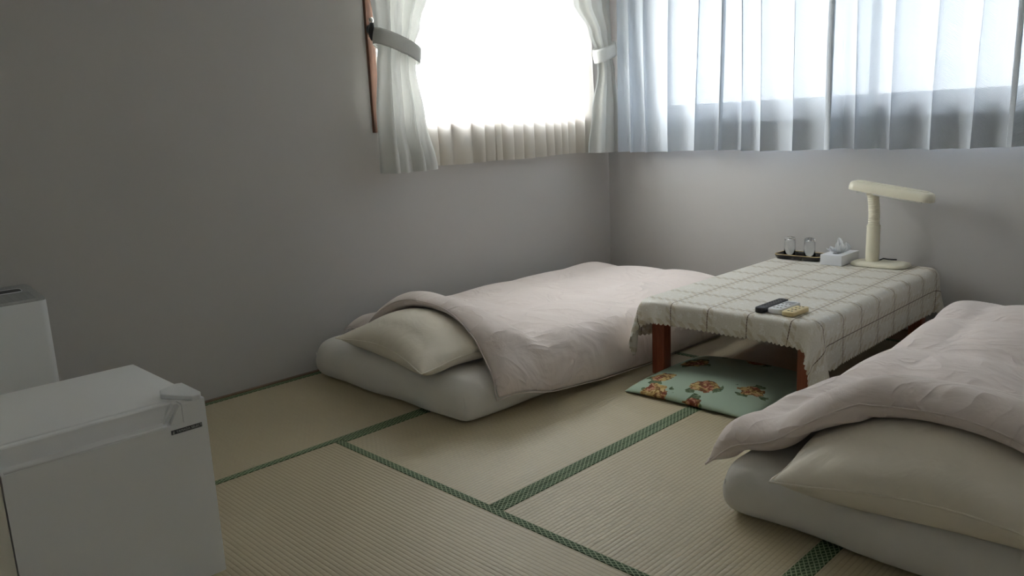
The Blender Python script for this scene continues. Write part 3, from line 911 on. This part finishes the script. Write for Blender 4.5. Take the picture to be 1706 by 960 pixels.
pin_mask = (np.abs(P[0, ..., 0]-tb_c[0]) < tb_h[0]-0.006) & (np.abs(P[0, ..., 1]-tb_c[1]) < tb_h[1]-0.006)
P = solve(P, np.stack([U, V], -1), None, cloth_collide, steps=120, iters=10, bend=0.05, shear=0.12, damp=0.93, fric=0.6, grav=5.0)
CLOTH = P[0]; CLOTH[..., 1] = np.minimum(CLOTH[..., 1], -0.012)
tk = empty('tablecloth', (tcx, tcy, float(CLOTH[..., 2].min()))); tag(tk, 'cream lace tablecloth with brown checked lines', 'tablecloth')
o = link('cloth', grid_mesh('cloth', CLOTH-np.array(tk.location), np.stack([U, V], -1)), tablecloth_mat(CW, CL, 1.524-tcx, -1.447-tcy), tk)
subsurf(o, 1)
TZT = float(np.median(CLOTH[20:40, 30:50, 2]))+0.001      # where things stand on the cloth

# ------------------------------------------------------------------ things on the table
def rrect(hx, hy, r, seg=6):
    pts = []
    for cx, cy, a0 in ((hx-r, hy-r, 0), (-hx+r, hy-r, 90), (-hx+r, -hy+r, 180), (hx-r, -hy+r, 270)):
        for i in range(seg+1):
            a = math.radians(a0+90*i/seg); pts.append((cx+r*math.cos(a), cy+r*math.sin(a)))
    return pts
def loft(bm, loops, cap0=True, cap1=True):
    rings = [[bm.verts.new(p) for p in lp] for lp in loops]
    for R, S in zip(rings[:-1], rings[1:]):
        for i in range(len(R)):
            j = (i+1) % len(R); bm.faces.new((R[i], R[j], S[j], S[i]))
    if cap0: bm.faces.new(rings[0][::-1])
    if cap1: bm.faces.new(rings[-1])
def rr_loft(bm, hx, hy, r, prof, seg=6, c=(0, 0, 0)):
    """rounded-rectangle stack; prof = [(inset, z), ...]"""
    loft(bm, [[(c[0]+x, c[1]+y, c[2]+z) for x, y in rrect(hx-i, hy-i, max(r-i, 0.001), seg)] for i, z in prof])

# desk lamp
LX, LY = 1.882, -0.150
lamp = empty('desk_lamp', (LX, LY, TZT)); tag(lamp, 'cream fluorescent desk lamp with ribbed flexible neck', 'lamp')
bm = bmesh.new(); rr_loft(bm, 0.142, 0.088, 0.060, [(0.004, 0), (0.0, 0.003), (0.0, 0.011), (0.004, 0.016), (0.016, 0.019)], 8, (0.048, -0.012, 0))
auto_smooth(bm_obj('base', bm, 'cream', lamp), 40)
bm = bmesh.new(); lathe(bm, [(0.0335, 0.018), (0.0335, 0.205), (0.0325, 0.213), (0.029, 0.215)], 32)
auto_smooth(bm_obj('column', bm, 'cream', lamp), 40)
bm = bmesh.new(); tube(bm, [(0.0337*math.cos(a), 0.0337*math.sin(a), 0.205+0.004*math.sin(a*1.0+2.2)) for a in np.linspace(0, 2*math.pi, 33)[:-1]], 0.0022, 6, True)
bm_obj('collar_ring', bm, 'cream', lamp, True)
# ribbed neck: a tube whose radius ripples, bending a little toward the window side
pts = []; rad = []
for i, t in enumerate(np.linspace(0, 1, 120)):
    bend = -0.018*t**3
    pts.append((bend, 0.0, 0.210+0.180*t)); rp = 0.5+0.5*math.cos(t*2*math.pi*19)
    rad.append(0.0262+0.0030*rp**0.7+(0.006*max(0, t-0.85)/0.15))
bm = bmesh.new(); tube(bm, pts, rad, 24); bm_obj('flexible_neck', bm, 'cream', lamp, True)
HL, HW = 0.435, 0.105
Mh = Matrix.Translation((-0.020, 0.0, 0.400)) @ Matrix.Rotation(math.radians(-4), 4, 'Z') @ Matrix.Rotation(math.radians(8.0), 4, 'Y') @ Matrix.Translation((0.102, 0, 0.012))
bm = bmesh.new(); rr_loft(bm, HL/2, HW/2, 0.045, [(0.000, -0.026), (0.0, -0.010), (0.003, 0.006), (0.009, 0.014), (0.020, 0.0185), (0.030, 0.0195)], 8)
bmesh.ops.transform(bm, matrix=Mh, verts=bm.verts); hd = auto_smooth(bm_obj('lamp_head', bm, 'cream', lamp), 40)
bm = bmesh.new(); rr_loft(bm, HL/2-0.030, 0.026, 0.024, [(0, 0.0115), (0.003, 0.0215)], 6)
bmesh.ops.transform(bm, matrix=Mh @ Matrix.Translation((0, 0, 0.002)), verts=bm.verts); auto_smooth(bm_obj('top_ridge', bm, 'cream', hd), 30)
for sy in (-0.020, 0.020):
    bm = bmesh.new(); tube(bm, [(-HL/2+0.05, sy, -0.030), (HL/2-0.05, sy, -0.030)], 0.0085, 12)
    bmesh.ops.transform(bm, matrix=Mh, verts=bm.verts); bm_obj('fluorescent_tube', bm, 'tube', hd, True)
bm = bmesh.new(); tube(bm, [(0.030, 0.022, 0.022), (0.046, 0.034, 0.030), (0.062, 0.046, 0.026), (0.080, 0.060, 0.0235), (0.10, 0.072, 0.023)], 0.0035, 8)
bm_obj('power_cord', bm, 'black', lamp, True)

# tissue box
bx0, bx1, by0, by1, bh = 1.662, 1.780, -0.290, -0.075, 0.056
tb = empty('tissue_box', ((bx0+bx1)/2, (by0+by1)/2, TZT), math.radians(-1)); tag(tb, 'white tissue box with a tissue pulled out', 'tissue box')
hx, hy = (bx1-bx0)/2, (by1-by0)/2
bm = bmesh.new(); add_box(bm, -hx, hx, -hy, hy, 0, bh, 0.0022, 2); bm_obj('carton', bm, 'card', tb)
bm = bmesh.new(); rr_loft(bm, 0.017, 0.062, 0.016, [(0, bh+0.0002), (0, bh+0.0010)], 6); bm_obj('opening_slit', bm, 'dark_grey', tb)
rs = np.random.RandomState(6)
ns, nt_ = 34, 16
Sg = np.linspace(-1, 1, ns); Tg = np.linspace(0, 1, nt_); PT = np.zeros((ns, nt_, 3))
for j, t in enumerate(Tg):
    spread = 0.026+0.040*math.sin(t*1.75)
    peak = 0.42+0.58*np.exp(-((Sg-0.05)/0.28)**2)+0.34*np.exp(-((Sg-0.62)/0.20)**2)-0.10*(Sg < -0.7)
    a_ = Sg*spread
    fold = 0.010*np.sin(Sg*8+t*2)*(0.4+t)+0.006*np.sin(Sg*19+1)*t
    PT[:, j, 0] = a_*0.72-fold*0.69; PT[:, j, 1] = a_*0.69+fold*0.72-0.012
    PT[:, j, 2] = bh+0.001+t*0.078*peak+0.003*np.sin(Sg*17)*t
ut = np.stack(np.meshgrid(Sg*0.1, Tg*0.1, indexing='ij'), -1)
o = link('tissue_sheet', grid_mesh('tissue_sheet', PT, ut), 'tissue', tb)
PT2 = PT.copy(); PT2[..., 0] = PT[..., 0]*0.8+0.010+0.012*(PT[..., 2]-bh)/0.06; PT2[..., 1] = PT[..., 1]*0.85-0.008-0.016*(PT[..., 2]-bh)/0.06; PT2[..., 2] = bh+(PT[..., 2]-bh)*0.72
link('tissue_sheet', grid_mesh('tissue_sheet', PT2, ut), 'tissue', tb)

# tray with two upturned tumblers
TXC, TYC = 1.497, -0.165
tray = empty('tray', (TXC, TYC, TZT)); tag(tray, 'black lacquer tray with gold rim beside the tissue box', 'tray')
def ring(i, z): return [(x, y, z) for x, y in rrect(0.135-i, 0.078-i, max(0.032-i, 0.004), 6)]
bm = bmesh.new(); loft(bm, [ring(0.014, 0), ring(0.012, 0.001), ring(0.002, 0.020), ring(0.0, 0.026), ring(0.004, 0.026), ring(0.006, 0.020), ring(0.015, 0.006)])
auto_smooth(bm_obj('dish', bm, 'lacquer', tray), 50)
bm = bmesh.new(); tube(bm, ring(0.002, 0.0268), 0.0021, 6, True); bm_obj('gold_rim', bm, 'gold', tray, True)
for gx in (1.423, 1.540):
    g = empty('tumbler', (gx, TYC+0.006, TZT+0.0068)); tag(g, ('clear upturned tumbler on the black tray, nearer the tissue box' if gx > 1.5 else 'clear upturned tumbler at the far end of the black tray from the tissue box'), 'glass', 'tumblers on the tray')
    R0, H0 = 0.0315, 0.112
    bm = bmesh.new()
    lathe(bm, [(R0, 0), (R0-0.001, H0*0.5), (R0-0.003, H0-0.006), (R0-0.006, H0-0.001), (R0-0.010, H0), (0.006, H0-0.001),
               (0.005, H0-0.012), (R0-0.010, H0-0.013), (R0-0.0052, H0-0.020), (R0-0.0024, H0*0.5), (R0-0.0013, 0.0)], 40, closed=True)
    bm_obj('bowl', bm, 'tumbler', g, True)
    bm = bmesh.new(); tube(bm, [((R0-0.0006)*math.cos(a), (R0-0.0006)*math.sin(a), 0.0012) for a in np.linspace(0, 2*math.pi, 33)[:-1]], 0.0011, 6, True)
    bm_obj('lip', bm, 'tumbler', g, True)

# remote controls
def remote(name, label, x, y, rz, w, l, h, mat, taper=0.0, keys=(3, 6), keymat='button_dark', screen=False, round_=0.012):
    root = empty(name, (x, y, TZT), rz); tag(root, label, 'remote')
    bm = bmesh.new()
    loops = []
    for ins, z in ((0.003, 0), (0.0, 0.003), (0.0, h-0.004), (0.0012, h-0.0015), (0.004, h)):
        loops.append([(px_*(1-taper*(0.5-py_/l)) , py_, z) for px_, py_ in rrect(w/2-ins, l/2-ins, max(round_-ins, 0.001), 5)])
    loft(bm, loops); auto_smooth(bm_obj('housing', bm, mat, root), 35)
    kx, ky = keys
    for i in range(kx):
        for j in range(ky):
            cx = (i-(kx-1)/2)*w*0.26; cy = -l*0.32+j*(l*(0.42 if screen else 0.70))/max(ky-1, 1)
            b2 = bmesh.new(); add_box(b2, cx-w*0.08, cx+w*0.08, cy-0.0032, cy+0.0032, h-0.0005, h+0.0014, 0.0006, 1)
            bm_obj('button', b2, keymat, root)
    if screen:
        b2 = bmesh.new(); add_box(b2, -w*0.33, w*0.33, l*0.20, l*0.40, h-0.0005, h+0.0006); bm_obj('display', b2, 'grey_plastic', root)
    return root
remote('remote_control', 'long black remote control lying beside the white one', 1.925, -1.345, math.radians(-2), 0.048, 0.225, 0.022, 'black', 0.12, (3, 9), 'dark_grey', round_=0.020)
remote('remote_control', 'white remote control lying between the black and cream ones', 1.985, -1.352, math.radians(-2), 0.060, 0.175, 0.022, 'white_plastic', 0.0, (3, 3), 'button_dark', True)
remote('remote_control', 'short cream-yellow remote control lying beside the white one', 2.050, -1.385, math.radians(-2), 0.056, 0.135, 0.020, 'cream_yellow', 0.0, (2, 4), 'button_dark')

# ------------------------------------------------------------------ small refrigerator
FX0, FX1, FY0, FY1, FH = 1.018, 1.513, -4.110, -3.638, 0.527
fr = empty('refrigerator', ((FX0+FX1)/2, (FY0+FY1)/2, 0)); tag(fr, 'small white refrigerator with recessed door grip', 'refrigerator')
fl = fr.location
bm = bmesh.new(); add_box(bm, FX0-fl.x, FX1-0.058-fl.x, FY0-fl.y, FY1-fl.y, 0.012, FH, 0.006, 3); auto_smooth(bm_obj('cabinet', bm, 'fridge', fr), 40)
for sx in (FX0+0.04, FX1-0.10):
    for sy in (FY0+0.04, FY1-0.04):
        bm = bmesh.new(); lathe(bm, [(0.016, 0), (0.018, 0.003), (0.018, 0.013)], 14, (sx-fl.x, sy-fl.y, 0)); bm_obj('foot', bm, 'dark_grey', fr, True)
box_obj('door_gasket', FX1-0.0575-fl.x, FX1-0.0505-fl.x, FY0+0.008-fl.y, FY1-0.008-fl.y, 0.03, FH-0.006, 'grey_plastic', fr)
# door: full slab below, a sloped grip recess along its top edge, solid block at the hinge end
xb, xf = FX1-0.050-fl.x, FX1-fl.x
ya, yb = FY0-fl.y, FY1-fl.y
zg = FH-0.050; yh = yb-0.072
door_bm = bmesh.new()
prism(door_bm, [(xb, 0.03), (xf, 0.03), (xf, zg-0.004), (xf-0.004, zg), (xf-0.022, zg+0.006), (xf-0.030, FH-0.003), (xf-0.033, FH), (xb, FH)], 1, ya, yh+0.012)
prism(door_bm, [(xb, 0.03), (xf, 0.03), (xf, FH-0.004), (xf-0.001, FH-0.001), (xf-0.004, FH), (xb, FH)], 1, yh+0.012, yb)
prism(door_bm, [(yh-0.022, zg-0.003), (yh+0.011, zg-0.003), (yh+0.011, FH-0.004), (yh+0.006, FH-0.004)], 0, xb+0.01, xf-0.0015)
dr = bm_obj('door', door_bm, 'fridge', fr)
# rib closing the grip recess, lip under it
bm = bmesh.new(); prism(bm, [(yh-0.034, zg+0.004), (yh-0.022, zg+0.004), (yh+0.008, FH-0.002), (yh-0.004, FH-0.002)], 0, xb+0.01, xf-0.012); bm_obj('grip_rib', bm, 'fridge', dr)
bm = bmesh.new(); tube(bm, [(xf-0.003, ya+0.006, zg), (xf-0.003, yh-0.03, zg)], 0.003, 8); bm_obj('grip_lip', bm, 'fridge', dr, True)
# hinge cover on the top corner
hp = [at(x, y, 2, FH+0.012) for x, y in ((266, 651), (291, 640), (303, 638), (334, 653), (333, 658), (320, 661), (267, 658))]
bm = bmesh.new(); prism(bm, [(p[0]-fl.x, p[1]-fl.y) for p in hp], 2, FH+0.0005, FH+0.013)
hc = bm_obj('hinge_cover', bm, 'white_plastic', fr)
bv = hc.modifiers.new('bevel', 'BEVEL'); bv.width = 0.002; bv.segments = 2
# badge with lettering
pa, pb = at(285.3, 722.8, 0, FX1), at(336.2, 706.0, 0, FX1)
by_, bz_ = (pa[1]+pb[1])/2-fl.y, (pa[2]+pb[2])/2
bl_ = abs(pb[1]-pa[1])
badge = box_obj('name_badge', xf+0.0002, xf+0.0016, by_-bl_/2, by_+bl_/2, bz_-0.0058, bz_+0.0058, 'dark_grey', dr, 0.0004, 1)
def text_mesh(name, s, size, mat, parent, loc, rot):
    cu = bpy.data.curves.new('t', 'FONT'); cu.body = s; cu.size = size; cu.align_x = 'CENTER'; cu.align_y = 'CENTER'; cu.extrude = 0.0002
    to = bpy.data.objects.new('t', cu); COL.objects.link(to)
    bpy.context.view_layer.update()
    me = bpy.data.meshes.new_from_object(to.evaluated_get(bpy.context.evaluated_depsgraph_get()))
    bpy.data.objects.remove(to)
    o = link(name, me, mat, parent, False); o.location = loc; o.rotation_euler = rot
    return o
text_mesh('lettering', 'YAMADA SELECT', 0.0088, 'text', dr, (xf+0.0019, by_+0.006, bz_), (math.pi/2, 0, math.pi/2))
bm = bmesh.new(); prism(bm, [(by_-bl_/2+0.003, bz_-0.004), (by_-bl_/2+0.006, bz_+0.004), (by_-bl_/2+0.0085, bz_+0.001), (by_-bl_/2+0.0065, bz_-0.001), (by_-bl_/2+0.009, bz_-0.004)], 0, xf+0.0016, xf+0.0020)
bm_obj('emblem', bm, 'text', dr)

# ------------------------------------------------------------------ air purifier by the wall
PX0, PX1, PY0, PY1, PH = 0.030, 0.270, -4.045, -3.657, 0.638
pu = empty('air_purifier', ((PX0+PX1)/2, (PY0+PY1)/2, 0)); tag(pu, 'white air purifier with grey top grille against the wall', 'air purifier')
pl_ = pu.location; hx, hy = (PX1-PX0)/2, (PY1-PY0)/2
bm = bmesh.new(); rr_loft(bm, hx, hy, 0.024, [(0.004, 0), (0, 0.004), (0, PH-0.003), (0.001, PH)], 6); auto_smooth(bm_obj('body', bm, 'white_plastic', pu), 40)
def top_z(x): return PH+0.003+(hx-x)*0.125            # the top plate rises to the wall
def slope_loft(bm, cx, cy, ax, ay, r, levels):
    loft(bm, [[(cx+x, cy+y, (top_z(cx+x)+dz) if dz is not None else PH+0.0003) for x, y in rrect(ax-i, ay-i, max(r-i, 0.001), 6)] for i, dz in levels])
bm = bmesh.new(); slope_loft(bm, 0, 0, hx-0.001, hy-0.001, 0.023, [(0, None), (0, -0.001), (0.003, 0.001), (0.008, 0.002)]); auto_smooth(bm_obj('top_grille', bm, 'grey_plastic', pu), 40)
ycs, hys = (PY0+0.045-3.702)/2-pl_.y, (-3.702-PY0-0.045)/2
bm = bmesh.new(); slope_loft(bm, 0.112-pl_.x, ycs, 0.022, hys, 0.012, [(0, 0.0022), (0, 0.0034)]); bm_obj('air_slot', bm, 'black', pu, False)
bm = bmesh.new(); tube(bm, [(0.112-pl_.x+x, ycs+y, top_z(0.112-pl_.x+x)+0.0035) for x, y in rrect(0.0235, hys+0.0015, 0.013, 5)], 0.0016, 6, True); bm_obj('slot_rim', bm, 'white_plastic', pu, True)
for i in range(12):
    bx_ = 0.150+i*0.0085-pl_.x
    b2 = bmesh.new(); add_box(b2, -0.0016, 0.0016, -hy+0.03, hy-0.03, 0.0010, 0.0040, 0.0006, 1)
    o = bm_obj('grille_slat', b2, 'grey_plastic', pu); o.location = (bx_, 0, top_z(bx_)); o.rotation_euler = (0, math.atan(0.125), 0)
